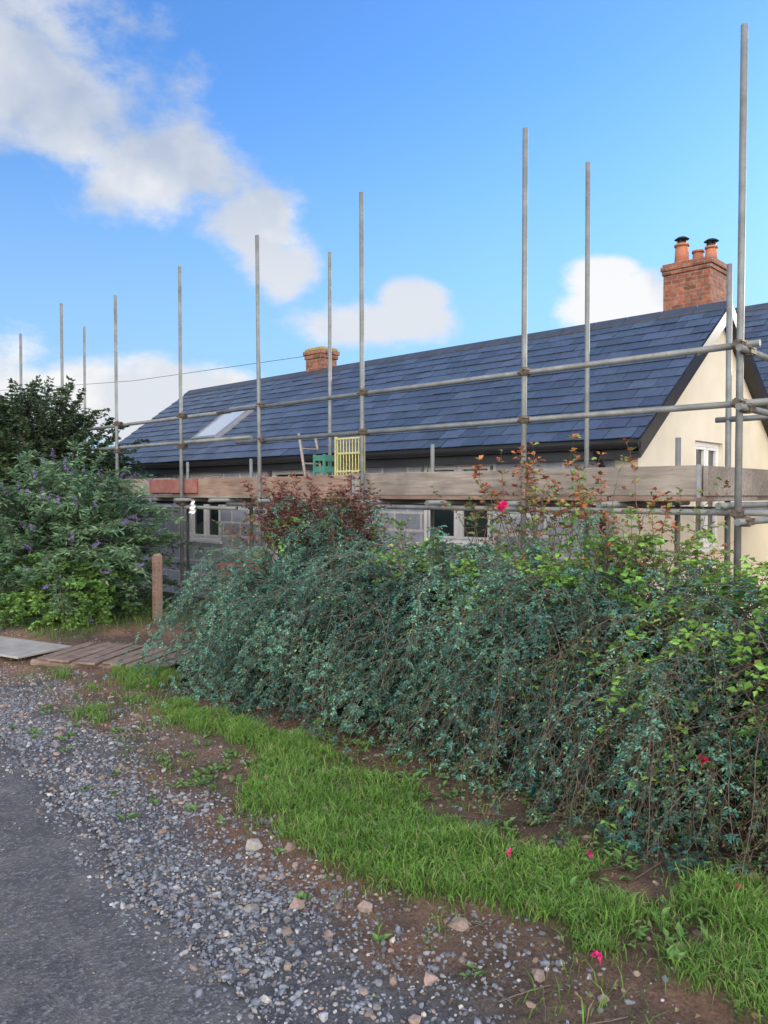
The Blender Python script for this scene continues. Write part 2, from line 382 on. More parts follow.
L=rng.uniform(.5,1.15,len(S)); sprays(lg,tg,S,D,L,rng.uniform(.8,1.4,len(S)),12,.16,6,.020,.013,cfn((.08,.16,.08),(.15,.25,.10),.3,(.28,.14,.08),.08),leafprob=.5,r0=.004,bushy=.5)
S,D=hedge_starts(130,-.3,2.3,.1,1.0,1.0); D=nrm(D+rng.normal(0,.4,D.shape)); D[:,0]+=rng.normal(0,.4,len(D))
L=rng.uniform(.4,1.1,len(S)); sprays(lg,tb2,S,D,L,rng.uniform(.8,1.4,len(S)),12,.17,5,.017,.011,cfn((.11,.16,.07),(.20,.20,.09),.3),leafprob=.2,r0=.0038,bushy=.55)
S,D=hedge_starts(50,X0+.5,-.5,.3,1.4,1.0); D=nrm(D+rng.normal(0,.3,D.shape))
L=rng.uniform(.5,1.0,len(S)); sprays(lg,tb2,S,D,L,rng.uniform(.9,1.4,len(S)),12,.12,5,.018,.011,teal,leafprob=.2,r0=.0038,bushy=.5)
lg.obj('sparse_leaves',LEAF,hedge); tg.obj('bare_stems',TWIGD,hedge); tb2.obj('dry_stems',TWIG,hedge)
climb=empty('bramble_climber'); lg=LG();tg=TG()
bright=cfn((.10,.22,.05),(.21,.39,.08),.35,(.34,.33,.10),.05)
def patch(N,xa,xb,pa,pb,L0,L1,ll=.042,lw=.027,col=bright,lp=.75,dr=.9,zoff=0,K=8,sub=.09,Mn=3):
    S,D=hedge_starts(N,xa,xb,pa,pb,1.0); S[:,2]+=zoff; D[:,2]+=.4; D=nrm(D+rng.normal(0,.3,D.shape))
    sprays(lg,tg,S,D,rng.uniform(L0,L1,N),rng.uniform(.4,1,N)*dr,K,sub,Mn,ll,lw,col,leafprob=lp,r0=.003)
patch(230,-.3,2.6,.6,1.9,.3,.75,.044,.03,lp=.7); patch(95,-1.9,-.3,.9,1.9,.25,.5,.036,.023); patch(75,.4,2.6,.15,.7,.3,.6,lp=.6); patch(45,-3.6,-1.7,1.0,2.2,.2,.45,.03,.02)
patch(35,-.6,.6,1.1,2.2,.25,.5,.036,.022)
lg.obj('leaves',LEAF,climb); tg.obj('stems',TWIG,climb)
def petals(L_,c,r,col,n=14):
    P=np.repeat(np.array([c]),n,0)+rng.normal(0,r*.12,(n,3)); D=nrm(rng.normal(0,1,(n,3))+np.array([-.2,-.6,.3]))
    nn=nrm(rng.normal(0,1,(n,3))); L_.add(*leafgeo(P,D,nn,r*rng.uniform(.8,1.1,n),r*.95,np.array(col)*rng.uniform(.7,1.15,(n,1)),.35))
def rose(name,N,xa,xb,ya,yb,z0,L0,L1,red,lp,leafs=.034,dr=.45,spread=.35):
    p=empty(name); lg=LG();tg=TG()
    S=np.stack([rng.uniform(xa,xb,N),rng.uniform(ya,yb,N),rng.uniform(z0-.3,z0+.1,N)],-1)
    D=nrm(np.stack([rng.normal(0,spread,N),rng.normal(-.05,spread,N),np.ones(N)],-1))
    sprays(lg,tg,S,D,rng.uniform(L0,L1,N),rng.uniform(.1,dr,N),9,.10,4,leafs,leafs*.62,red,leafprob=lp,r0=.0038,bushy=.8,start=.2)
    return p,lg,tg
redl=cfn((.26,.09,.05),(.46,.18,.08),.35,(.20,.27,.07),.25)
grl=cfn((.11,.20,.055),(.20,.28,.09),.3,(.38,.15,.07),.25)
p,lg,tg=rose('rose_bush',70,-1.4,.15,-1.5,-.9,1.15,.4,.85,grl,.42)
for i in range(24):
    a=rng.uniform(-1.35,-.1);b_=rng.uniform(-1.3,-.9);dd=rng.uniform(.4,.85)
    S=np.array([[a,b_,1.22]]);D=nrm(np.array([[rng.normal(0,.22),rng.normal(-.05,.2),1.]]))
    sprays(lg,tg,S,D,np.array([dd]),np.array([.15]),9,.085,4,.038,.026,redl,leafprob=.6,r0=.004,start=.3)
lp_=LG()
for c_ in [(-.92,-1.52,1.515),(.62,-2.2,.42)]: petals(lp_,c_,.042 if c_[2]>1 else .026,(.80,.03,.18),22)
stem=np.array([[[-.88,-1.2,1.0],[-.90,-1.38,1.25],[-.92,-1.5,1.5]]]); tg.add(*tubes(stem,np.full((1,3),.004)))
lg.obj('leaves',LEAF,p);tg.obj('stems',TWIG,p); lp_.obj('flowers',PETAL,p)
darkred=cfn((.13,.055,.055),(.28,.10,.085),.35,(.15,.19,.08),.22)
p,lg,tg=rose('red_leaved_shrub',190,-3.75,-2.55,-1.4,-.85,1.22,.3,.75,darkred,.75,.033,.5,.34)
S=np.stack([rng.uniform(-4.1,-2.3,45),rng.uniform(-1.4,-.8,45),np.full(45,1.05)],-1);D=nrm(np.stack([rng.normal(0,.5,45),rng.normal(0,.4,45),np.ones(45)],-1))
sprays(lg,tg,S,D,rng.uniform(.3,.6,45),np.full(45,.3),8,.1,4,.03,.02,grl,leafprob=.6)
lg.obj('leaves',LEAF,p);tg.obj('stems',TWIGD,p)
wd=empty('low_weeds'); lg=LG()
N=520;wx=rng.uniform(-2.2,2.4,N);wy=rng.uniform(-3.3,-2.1,N); k=fbm(wx*3,wy*3,77)>.42;wx,wy=wx[k],wy[k]
wx=np.concatenate([wx,rng.uniform(-4,1.2,50)]);wy=np.concatenate([wy,rng.uniform(-3.8,-2.7,50)]);N=len(wx)
S=np.stack([wx,wy,hgt(wx,wy)],-1)
for j in range(7):
    a=rng.uniform(0,6.28,N);D=np.stack([np.cos(a),np.sin(a),rng.uniform(.2,1,N)],-1); l=rng.uniform(.02,.055,N)
    lg.add(*leafgeo(S+rng.normal(0,.015,(N,3))*[1,1,.3]+[0,0,.01],D,np.array([0,0,1.])+rng.normal(0,.2,(N,3)),l,l*.5,np.array([.12,.23,.065])*rng.uniform(.6,1.3,(N,1))))
lg.obj('leaves',LEAF,wd)
lt=LG(); N=1500; lx_=rng.uniform(-4.5,2,N); ly_=edge(lx_)+rng.beta(2.2,1.3,N)*2.1+.1
lt.add(*leafgeo(np.stack([lx_,ly_,hgt(lx_,ly_)+.012],-1),np.stack([rng.normal(0,1,N),rng.normal(0,1,N),rng.normal(0,.15,N)],-1),np.array([0,0,1.])+rng.normal(0,.3,(N,3)),rng.uniform(.01,.032,N),rng.uniform(.006,.018,N),np.array([(.22,.15,.08),(.32,.26,.13),(.14,.10,.07),(.26,.28,.12)])[rng.choice(4,N)]))
lt.obj('leaf_litter',LEAF,None)
tw=TG(); N=140; a_=rng.uniform(0,6.28,N); cx_=rng.uniform(-4,2,N); cy_=edge(cx_)+rng.uniform(.6,2.0,N); m_=np.linspace(-.5,.5,4); l_=rng.uniform(.05,.22,N)
PX=cx_[:,None]+np.cos(a_)[:,None]*l_[:,None]*m_; PY=cy_[:,None]+np.sin(a_)[:,None]*l_[:,None]*m_+rng.normal(0,.005,(N,4))
tw.add(*tubes(np.stack([PX,PY,hgt(PX,PY)+.012],-1),np.full((N,4),.0022))); tw.obj('fallen_twigs',TWIG,None)
lp_=LG()
for (a,b_) in [(.13,-2.98),(.72,-3.34),(.92,-2.62),(.35,-2.7)]:
    petals(lp_,(a,b_,float(hgt(np.array([a]),np.array([b_]))[0])+.03),.024,(.80,.04,.25),6)
lp_.obj('fallen_petals',PETAL,None)
# ================================================================ bushes/trees left
def bush(name,cx,cy,rx,ry,h,N,leafL,leafW,col,z0=0,K=9,sub=.18,Mn=5,dr=.5,L0=.5,L1=1.0,trunk=True,low=-.1,cz=.42):
    p=empty(name);lg=LG();tg=TG()
    u=rng.uniform(0,6.28,N);v=np.arccos(rng.uniform(low,1,N));rr=rng.uniform(.3,.8,N)
    o=np.stack([np.cos(u)*np.sin(v)*rx,np.sin(u)*np.sin(v)*ry,np.cos(v)*(h*.55)],-1)
    S=np.array([cx,cy,z0+h*cz])+o*rr[:,None]; S[:,2]=np.maximum(S[:,2],.08)
    D=nrm(o+np.array([0,0,.30*h])+rng.normal(0,.35,(N,3)))
    Ls=rng.uniform(L0,L1,N); sprays(lg,tg,S,D,Ls,rng.uniform(.2,dr,N),K,sub,Mn,leafL,leafW,col,r0=.006,start=.1)
    k=rng.choice(N,min(N,60),replace=False); R=np.array([cx,cy,-.05])+rng.normal(0,.12,(len(k),3))*[1,1,0]
    m=np.linspace(0,1,6)[None,:,None]; PP=R[:,None]*(1-m)+S[k][:,None]*m; PP[...,2]+=np.sin(m[...,0]*math.pi)*.12
    if trunk: tg.add(*tubes(PP,np.broadcast_to(.018*(1-.7*m[...,0]),(len(k),6))))
    return p,lg,tg,S,D,Ls
bc=cfn((.075,.155,.095),(.15,.26,.14),.3,(.25,.36,.19),.08,2)
p,lg,tg,S,D,Ls=bush('buddleia_bush',-7.9,-1.3,1.3,1.15,2.0,540,.085,.026,bc,low=-.75,L0=.4,L1=.9)
fl=LG()
k=rng.choice(len(S),150,replace=False); tip=S[k]+D[k]*(Ls[k]*.9)[:,None]-np.array([0,0,.25])*Ls[k][:,None]
for i in range(150):
    if S[k[i]][2]>.5:
        n=36;t_=rng.random(n);dd=nrm(D[k[i]]+np.array([0,0,-.1]));P=tip[i]+dd*t_[:,None]*.17+rng.normal(0,.016,(n,3))*(1-t_[:,None]*.6)
        fl.add(*leafgeo(P,rng.normal(0,1,(n,3)),rng.normal(0,1,(n,3)),.017,.015,np.array([.33,.22,.52])*rng.uniform(.6,1.2,(n,1))))
lg.obj('leaves',LEAF,p);tg.obj('branches',TWIG,p);fl.obj('flower_spikes',PETAL,p)
p,lg,tg,S,D,_=bush('garden_bush',-10.2,-2.2,1.4,1.2,2.0,240,.06,.03,cfn((.06,.13,.04),(.12,.21,.06)),low=-.7)
lg.obj('leaves',LEAF,p);tg.obj('branches',TWIG,p)
p,lg,tg,S,D,_=bush('ivy_shrub',-7.1,-1.65,.75,.55,.95,220,.05,.04,cfn((.09,.19,.05),(.17,.30,.08)),sub=.12,L0=.2,L1=.45,low=-.9)
lg.obj('leaves',LEAF,p);tg.obj('branches',TWIGD,p)
p,lg,tg,S,D,_=bush('elder_tree',-10.9,-.35,1.5,1.4,3.25,560,.06,.034,cfn((.035,.065,.035),(.07,.11,.055),.3),z0=.3,sub=.16,Mn=6,L0=.4,L1=.85,dr=.3,trunk=False,low=-.5)
tk=MB(); tk.cyl((-10.9,-.35,-.1),(-10.85,-.3,1.1),.14,10,0,.10)
for i in range(9):
    a=i*.7;tk.cyl((-10.85,-.3,1.0),(-10.9+math.cos(a)*.8,-.35+math.sin(a)*.8,2.0+.25*(i%3)),.06,7,0,.02)
tk.obj('trunk',[BARK],p,smooth=True)
lg.obj('leaves',LEAF,p);tg.obj('branches',BARK,p)
def clump(name,cx,cy,n,sx,sy,h,leaf,col):
    p=empty(name);lg=LG()
    P=rng.normal(0,1,(n,3)); P=nrm(P)*rng.random((n,1))**.4
    nb=int(n/400)+3; cc=np.stack([rng.uniform(-sx,sx,nb),rng.uniform(-sy,sy,nb),rng.uniform(.35,.75,nb)*h],-1); rr=rng.uniform(.25,.45,nb)*h
    k=rng.integers(0,nb,n); P=P*rr[k][:,None]+cc[k]+np.array([cx,cy,0]); P[:,2]=np.maximum(P[:,2],.1)
    lg.add(*leafgeo(P,rng.normal(0,1,(n,3)),rng.normal(0,1,(n,3)),leaf,leaf*.7,col(P)))
    lg.obj('foliage',LEAF,p)
    tkk=MB()
    for i in range(nb): tkk.cyl((cx+cc[i][0],cy+cc[i][1],-.3),(cx+cc[i][0],cy+cc[i][1],cc[i][2]),.03*h,7,0,.012*h)
    tkk.obj('trunks',[BARK],p,smooth=True)
clump('distant_trees',-34,6,16000,5,13,3.6,.25,cfn((.03,.06,.03),(.06,.09,.04),.3,sc=.5))
clump('distant_trees',-70,-6,14000,8,30,6.5,.5,cfn((.04,.07,.045),(.06,.09,.05),.3,sc=.2))
# ================================================================ COTTAGE
cot=empty('cottage')
EY,EZ,RY,RZ=1.5,2.14,3.827,3.83
BY=2*RY-EY; XR,XL=-1.42,-13.05
def roofz(w): return EZ+(RZ-EZ)*(1-abs(w-RY)/(RY-EY))
def brickmat(name,c1,c2,mort,bw,bh,ms,rough=.9,bump=.6,off=.5,vr=(.65,1.3)):
    m=NT(name); sx=m.n.new('ShaderNodeSeparateXYZ'); m.l(m.tc.outputs['Object'],sx.inputs[0])
    ad=m.n.new('ShaderNodeMath'); ad.operation='ADD'; m.l(sx.outputs[0],ad.inputs[0]); m.l(sx.outputs[1],ad.inputs[1])
    cb=m.n.new('ShaderNodeCombineXYZ'); m.l(ad.outputs[0],cb.inputs[0]); m.l(sx.outputs[2],cb.inputs[1])
    b=m.n.new('ShaderNodeTexBrick'); m.l(cb.outputs[0],b.inputs['Vector']); b.inputs['Scale'].default_value=1
    b.inputs['Brick Width'].default_value=bw; b.inputs['Row Height'].default_value=bh; b.inputs['Mortar Size'].default_value=ms
    b.inputs['Color1'].default_value=(*c1,1);b.inputs['Color2'].default_value=(*c2,1);b.inputs['Mortar'].default_value=(*mort,1); b.offset=off
    v=m.ramp(m.noise(9,6,.7),[(.3,vr[0]),(.7,vr[1])]); m.col(m.mix(1,b.outputs['Color'],v,'MULTIPLY')); m.set(rough,0,.2)
    inv=m.n.new('ShaderNodeMath');inv.operation='SUBTRACT';inv.inputs[0].default_value=1; m.l(b.outputs['Fac'],inv.inputs[1])
    m.bump(inv.outputs[0],bump,.008); return m.mat
BLOCK=brickmat('concrete_block',(.34,.37,.44),(.48,.51,.58),(.72,.71,.70),.45,.225,.016,vr=(.8,1.15))
BRICK=brickmat('red_brick',(.20,.075,.05),(.36,.135,.08),(.24,.19,.155),.225,.075,.009,vr=(.5,1.3))
CREAM=simple('cream_render',(.66,.60,.47),(.76,.70,.57),2,.9,bump=.25,bs=120)
SLATE=NT('slate'); SLATE.col(SLATE.mix(1,SLATE.attr(),SLATE.ramp(SLATE.noise(18,5),[(.3,.8),(.7,1.2)]),'MULTIPLY')); SLATE.set(.42,0,.5); SLATE.bump(SLATE.noise(60,4),.15,.004); SLATE=SLATE.mat
BLACK=simple('black_plastic',(.012,.012,.014),(.02,.02,.024),5,.4,bump=0)
WHITE=simple('white_upvc',(.75,.76,.77),(.82,.82,.82),5,.35,bump=0)
gl=NT('window_glass'); gl.col((.02,.028,.035)); gl.set(.06,0,.9); GLASS=gl.mat
LEAD=simple('grey_metal',(.25,.26,.28),(.35,.36,.38),10,.5,.6,bump=0)
w=MB()
def wallseg(a,b,z0,z1): w.box((a,1.72,z0),(b,1.97,z1))
ops=[(-4.42,-3.30,.98,1.98),(-7.55,-6.55,-.3,1.98),(-9.78,-8.78,.80,1.95),(-12.1,-11.3,.85,1.95)]
xs=-1.80; 
for (a,b,z0,z1) in ops:
    wallseg(b,xs,-.5,2.16); wallseg(a,b,-.5,z0) if z0>-.3 else None; wallseg(a,b,z1,2.16); xs=a
wallseg(-12.9,xs,-.5,2.16)
w.box((-12.9,5.68,-.5),(-1.80,5.93,2.16)); w.prism([(-12.9,1.97,-.5),(-12.9,5.68,-.5),(-12.9,5.68,2.2),(-12.9,RY,RZ-.06),(-12.9,1.97,2.35)],(.2,0,0))
w.obj('block_walls',[BLOCK],cot)
w=MB()
def gseg(a,b,z0,z1=None):
    ta=roofz(a)-.05 if z1 is None else z1; tb=roofz(b)-.05 if z1 is None else z1
    w.prism([(-1.55,a,z0),(-1.55,b,z0),(-1.55,b,tb),(-1.55,a,ta)],(-.25,0,0))
gseg(1.72,3.15,-.5);gseg(3.15,4.0,-.5,.95);gseg(3.15,RY,2.2);gseg(RY,4.0,2.2);gseg(4.0,5.93,-.5)
w.obj('gable_wall',[CREAM],cot)
def window(mb,fn,u0,u1,z0,z1,lights=2,sill=True):
    def bx(ua,ub,da,db,za,zb,m):
        a=fn(ua,da,za);b=fn(ub,db,zb); mb.box(tuple(min(i,j) for i,j in zip(a,b)),tuple(max(i,j) for i,j in zip(a,b)),m)
    fw=.055
    bx(u0,u1,.05,.12,z1-fw,z1,0);bx(u0,u1,.05,.12,z0,z0+fw,0);bx(u0,u0+fw,.05,.12,z0+fw,z1-fw,0);bx(u1-fw,u1,.05,.12,z0+fw,z1-fw,0)
    W=(u1-u0-2*fw)/lights
    for i in range(lights):
        a=u0+fw+W*i;b=a+W
        if i: bx(a-.03,a+.03,.052,.118,z0+fw,z1-fw,0)
        s=.035;c=.035
        a+=.03;b-=.03
        bx(a,b,.035,.10,z1-fw-s-.002,z1-fw-.004,0);bx(a,b,.035,.10,z0+fw+.004,z0+fw+s,0)
        bx(a,a+c,.036,.10,z0+fw+s,z1-fw-s-.002,0);bx(b-c,b,.036,.10,z0+fw+s,z1-fw-s-.002,0)
        bx(a+c,b-c,.07,.08,z0+fw+s,z1-fw-s,1)
        bx(a,b,.16,.17,z0+fw,z1-fw,2)
    if sill: bx(u0-.05,u1+.05,-.05,.049,z0-.045,z0-.002,0)
DARK=simple('dark_interior',(.01,.01,.01),(.02,.02,.02),3,1,bump=0)
mb=MB(); ff=lambda u,d,z:(u,1.72+d,z); gf=lambda u,d,z:(-1.55-d,u,z)
for (a,b,z0,z1) in ops:
    if z0>0: window(mb,ff,a+.004,b-.004,z0+.004,z1-.004,2)
window(mb,gf,3.154,3.996,.954,2.196,2)
mb.obj('windows',[WHITE,GLASS,DARK],cot,bevel=.004)
mb=MB(); mb.box((-7.55,1.82,-.3),(-6.55,1.86,1.97)); mb.obj('door_opening',[DARK],cot)
mb=MB(); mb.box((-7.5,1.78,-.3),(-7.40,1.815,1.97)); mb.box((-6.66,1.78,-.3),(-6.56,1.815,1.97)); mb.box((-7.4,1.78,1.88),(-6.66,1.815,1.97)); mb.obj('door_frame',[WHITE],cot)
sl=np.array([0,(RY-EY),(RZ-EZ)]);SLn=np.linalg.norm(sl);sv=sl/SLn;nv_=np.array([0,-sv[2],sv[1]])
mb=MB()
mb.prism([(XR,EY,EZ),(XR,RY,RZ),(XR,BY,EZ),(XR,BY,EZ-.06),(XR,RY,RZ-.07),(XR,EY,EZ-.06)],(XL-XR,0,0)); mb.obj('roof_deck',[BLACK],cot)
gauge=.198; rows=int(SLn/gauge)+1
def slates(ox,oy,oz,sv,nv_,rows,gauge,xa,xb,top,name,parent):
    V=[];C=[]
    for i in range(rows):
        s0=i*gauge-.03; s1=min(s0+.30,top)
        o=0 if i%2 else .15; xx=xa-o
        while xx<xb:
            a=max(xx+.003,xa);b=min(xx+.297,xb); xx+=.30
            if b-a<.03: continue
            jl=rng.normal(0,.003);lift=.021+rng.normal(0,.0022); tw=rng.normal(0,.0011)
            for (ss_,h0) in ((s0+jl,lift),(s1,.003)):
                for xq,tq in ((a,-tw),(b,tw)):
                    for th in (0,.008):
                        V.append(np.array([xq,oy,oz])+sv*ss_+nv_*(h0+th+tq+rng.normal(0,.0003)))
            c=np.array([.052,.070,.108])*rng.uniform(.78,1.24)*(1+rng.normal(0,.03,3)); C+= [c]*8
    V=np.array(V);n=len(V)//8;b=8*np.arange(n)[:,None]
    q=[(1,3,7,5),(0,1,5,4),(2,6,7,3),(0,2,3,1),(0,4,6,2)]
    F=np.concatenate([b+np.array(x) for x in q])
    mk(name,V,F,[SLATE],parent=parent,col=np.array(C))
slates(0,EY,EZ,sv,nv_,rows,gauge,XL,XR,SLn-.01,'slates',cot)
sv2=np.array([0,-sv[1],sv[2]]);nv2=np.array([0,sv[2],sv[1]])
slates(0,BY,EZ,sv2,nv2,rows,gauge,XL,XR,SLn-.01,'rear_slates',cot)
mb=MB(); xx=XL
while xx<XR-.05:
    b=min(xx+.445,XR+.01)
    for sgn in (-1,1):
        mb.add([(xx,RY,RZ+.05),(b,RY,RZ+.05),(b,RY+sgn*.14,RZ-.055),(xx,RY+sgn*.14,RZ-.055),(xx,RY,RZ+.028),(b,RY,RZ+.028),(b,RY+sgn*.14,RZ-.075),(xx,RY+sgn*.14,RZ-.075)],[(0,1,2,3),(4,7,6,5),(3,2,6,7),(0,3,7,4),(1,5,6,2)])
    xx+=.45
RIDGE=simple('ridge_tile',(.035,.042,.055),(.055,.062,.08),6,.5,bump=.1)
mb.obj('ridge_tiles',[RIDGE],cot)
mb=MB(); mb.box((XL+.02,EY+.03,EZ-.20),(XR-.03,EY+.05,EZ-.062)); mb.box((XL+.02,EY+.05,EZ-.20),(XR-.13,1.715,EZ-.185))
for xg,off in ((XR-.002,.022),(XL-.02,.022)):
    for sgn in (-1,1):
        e_=(EY-.04 if sgn<0 else BY+.04); 
        mb.prism([(xg,e_,roofz(e_)+.012),(xg,RY,RZ+.012),(xg,RY,RZ-.15),(xg,e_,roofz(e_)-.17)],(off,0,0))
for sgn in (-1,1):
    e_=(EY if sgn<0 else BY)
    mb.prism([(XR-.004,e_,roofz(e_)-.15),(XR-.004,RY,RZ-.13),(XR-.004,RY,RZ-.115),(XR-.004,e_,roofz(e_)-.135)],(-.125,0,0))
mb.obj('fascia_and_bargeboards',[BLACK],cot)
gm=MB(); n=8; x0,x1=XL,XR+.01; ring=[]
for rr in (.055,.048):
    for i in range(n+1):
        a=math.pi+math.pi*i/n; ring.append((EY-.035+math.cos(a)*rr,EZ-.05+math.sin(a)*rr))
vs=[(x0,a,b) for a,b in ring]+[(x1,a,b) for a,b in ring]; m_=len(ring); fs=[]
for i in range(n): fs.append((i,i+1,m_+i+1,m_+i)); j=n+1+i; fs.append((j,m_+j,m_+j+1,j+1))
fs+=[(0,m_,m_+n+1,n+1),(n,2*n+1,m_+2*n+1,m_+n)]
fs+= [tuple([m_+i for i in range(n+1)]), tuple([i for i in range(n+1)])]
gm.add(vs,fs); 
for xx in (-1.9,-12.6): 
    gm.cyl((xx,EY-.035,EZ-.1),(xx,1.66,EZ-.3),.034,10);gm.cyl((xx,1.66,EZ-.3),(xx,1.66,-.2),.034,10)
gm.obj('gutter_and_downpipe',[BLACK],cot,smooth=False)
def rp(x,s,h): return Vector((x,0,0))+Vector((0,EY,EZ))+Vector(sv)*s+Vector(nv_)*h
def rbox(mb,x0,x1,s0,s1,h0,h1,m=0):
    vs=[rp(x,s,h) for h in (h0,h1) for (x,s) in ((x0,s0),(x1,s0),(x1,s1),(x0,s1))]
    mb.add(vs,[(0,3,2,1),(4,5,6,7),(0,1,5,4),(1,2,6,5),(2,3,7,6),(3,0,4,7)],m)
for (x0,x1) in ((-10.05,-9.3),):
    mb=MB(); s0,s1=.62,1.68
    rbox(mb,x0-.07,x1+.07,s0-.09,s0-.001,.0,.04,2);rbox(mb,x0-.07,x1+.07,s1+.001,s1+.09,0,.04,2)
    rbox(mb,x0-.07,x0-.001,s0,s1,0,.04,2);rbox(mb,x1+.001,x1+.07,s0,s1,0,.04,2)
    rbox(mb,x0,x1,s0,s0+.06,0,.08,0);rbox(mb,x0,x1,s1-.06,s1,0,.08,0);rbox(mb,x0,x0+.055,s0+.06,s1-.06,0,.08,0);rbox(mb,x1-.055,x1,s0+.06,s1-.06,0,.08,0)
    rbox(mb,x0+.055,x1-.055,s0+.06,s1-.06,.04,.066,1)
    sg=NT('skylight_glass'); sg.col((.30,.36,.44)); sg.set(.05,0,1)
    mb.obj('skylight',[LEAD,sg.mat,LEAD],cot)
def chimney(name,cx,cy,a,b,z0,z1,parent,cap=1):
    mb=MB(); mb.box((cx-a/2,cy-b/2,z0),(cx+a/2,cy+b/2,z1-.20))
    mb.box((cx-a/2-.02,cy-b/2-.02,z1-.20),(cx+a/2+.02,cy+b/2+.02,z1-.125)); mb.box((cx-a/2-.04,cy-b/2-.04,z1-.125),(cx+a/2+.04,cy+b/2+.04,z1-.05))
    mb.box((cx-a/2-.015,cy-b/2-.015,z1-.05),(cx+a/2+.015,cy+b/2+.015,z1),1)
    return mb.obj(name,[BRICK,LICH if cap else BRICK],parent,bevel=.006)
LICH=simple('lichened_mortar',(.20,.16,.07),(.42,.33,.11),14,.95,bump=.5)
chimney('chimney_stack',-8.82,RY+.15,.44,.38,3.4,4.27,cot)
# ================================================================ NEIGHBOUR
nb=empty('neighbouring_house')
mb=MB(); ny0,ny1,nr=6.15,10.45,8.3; nz=4.76
mb.box((-4.2,ny0,-.5),(9,ny0+.3,3.1)); mb.box((-4.2,ny1-.3,-.5),(9,ny1,3.1))
for xg in (-4.2,8.75): mb.prism([(xg,ny0+.3,-.5),(xg,ny1-.3,-.5),(xg,ny1-.3,3.2),(xg,nr,nz-.08),(xg,ny0+.3,3.2)],(.25,0,0))
mb.obj('walls',[CREAM],nb)
mb=MB(); mb.prism([(-4.35,ny0-.15,2.99),(-4.35,nr,nz),(-4.35,ny1+.15,2.99),(-4.35,ny1+.15,2.93),(-4.35,nr,nz-.08),(-4.35,ny0-.15,2.93)],(13.5,0,0)); mb.obj('roof_deck',[BLACK],nb)
s3=np.array([0,nr-ny0+.15,nz-2.99]);Ls=np.linalg.norm(s3);s3/=Ls
slates(0,ny0-.15,2.99,s3,np.array([0,-s3[2],s3[1]]),int(Ls/gauge)+1,gauge,-4.35,9.1,Ls,'slates',nb)
mb=MB()
for sgn in (-1,1): mb.prism([(-4.35,nr,nz+.05),(-4.35,nr+sgn*.14,nz-.05),(-4.35,nr+sgn*.14,nz-.08),(-4.35,nr,nz+.02)],(13.45,0,0))
mb.obj('ridge_tiles',[RIDGE],nb)
POT=simple('terracotta',(.34,.12,.07),(.46,.18,.10),8,.85)
cx,cy=-3.64,8.35
chimney('chimney_stack',cx,cy,.84,.78,4.2,5.70,nb,0)
mb=MB()
for (dx,dy,h,r_) in ((-.2,-.12,.36,.13),(.24,.1,.28,.11),(-.05,.25,.3,.11)):
    z_=5.68
    mb.cyl((cx+dx,cy+dy,z_),(cx+dx,cy+dy,z_+h),r_,14,0,r_*.85); mb.cyl((cx+dx,cy+dy,z_+h),(cx+dx,cy+dy,z_+h+.04),r_,14,0)
    mb.cyl((cx+dx,cy+dy,z_+.005),(cx+dx,cy+dy,z_+.07),r_+.02,14,0)
    if dy<.2:
        b_=z_+h+.04
        mb.cyl((cx+dx,cy+dy,b_),(cx+dx,cy+dy,b_+.04),.085,12,1); 
        for q in range(4): mb.cyl((cx+dx+.07*math.cos(q*1.57),cy+dy+.07*math.sin(q*1.57),b_+.04),(cx+dx+.07*math.cos(q*1.57),cy+dy+.07*math.sin(q*1.57),b_+.09),.01,5,1)
        mb.cyl((cx+dx,cy+dy,b_+.09),(cx+dx,cy+dy,b_+.13),.13,14,1,.07)
mb.obj('chimney_pots',[POT,BLACK],nb,smooth=True)
# ================================================================ SCAFFOLDING
sc=empty('scaffolding')
gt=NT('galvanised_tube'); f1=gt.noise(5,6); f2=gt.noise(22,6,.7)
cA=gt.ramp(f1,[(.3,(.13,.145,.145)),(.7,(.25,.265,.265))]); rust=gt.ramp(f2,[(.56,0.0),(.70,.85)])
gt.col(gt.mix(rust,cA,(.19,.125,.08))); gt.set(.6,.3,.4); gt.bump(f2,.1,.003); TUBE=gt.mat
COUP=simple('rusty_coupler',(.09,.07,.055),(.19,.155,.125),30,.7,.5)
r=.0242
tb=MB();cp=MB()
def tube(a,b): tb.cyl(a,b,r,12)
def coup(x,y,z,ax='x'):
    cp.cyl((x,y,z-.035),(x,y,z+.035),.033,10); 
    cp.box((x-.035,y-.034,z-.025),(x+.035,y+.08,z+.025))
    cp.cyl((x+.03,y-.07,z+.012),(x+.03,y+.03,z+.012),.010,6); cp.cyl((x-.03,y-.055,z-.012),(x-.03,y+.02,z-.012),.010,6)
    if ax=='x': cp.cyl((x-.035,y+.05,z),(x+.035,y+.05,z),.033,10)
out=[(0,4.82),(-1.77,4.70),(-3.73,4.68),(-5.45,4.63),(-7.18,4.62),(-8.95,4.55),(-10.8,4.74),(-12.55,4.49)]
def g0(x,y): return float(hgt(np.array([float(x)]),np.array([float(y)]))[0])
for x,zt in out:
    lean=rng.normal(0,.010); tube((x,0,g0(x,0)),(x+lean,rng.normal(0,.012),zt))
inn=[(-1.83,4.80),(-3.8,2.16),(-5.55,4.73),(-7.25,2.1),(-8.95,2.1),(-12.55,4.8),(-.49,3.55)]
for x,zt in inn: tube((x,1.2,g0(x,1.2)),(x+rng.normal(0,.01),1.2,zt))
tube((-.95,1.25,-.2),(-.95,1.25,2.1))
RZ1,RZ2=2.64,2.23
yy=.05
tube((.12,yy,RZ1),(-6.4,yy,RZ1-.01)); tube((-6.2,yy+.05,RZ1-.01),(-12.7,yy+.05,RZ1-.02))
tube((.25,yy,RZ2),(-6.0,yy,RZ2)); tube((-5.7,yy-.0,RZ2+.05),(-12.7,yy,RZ2+.06))
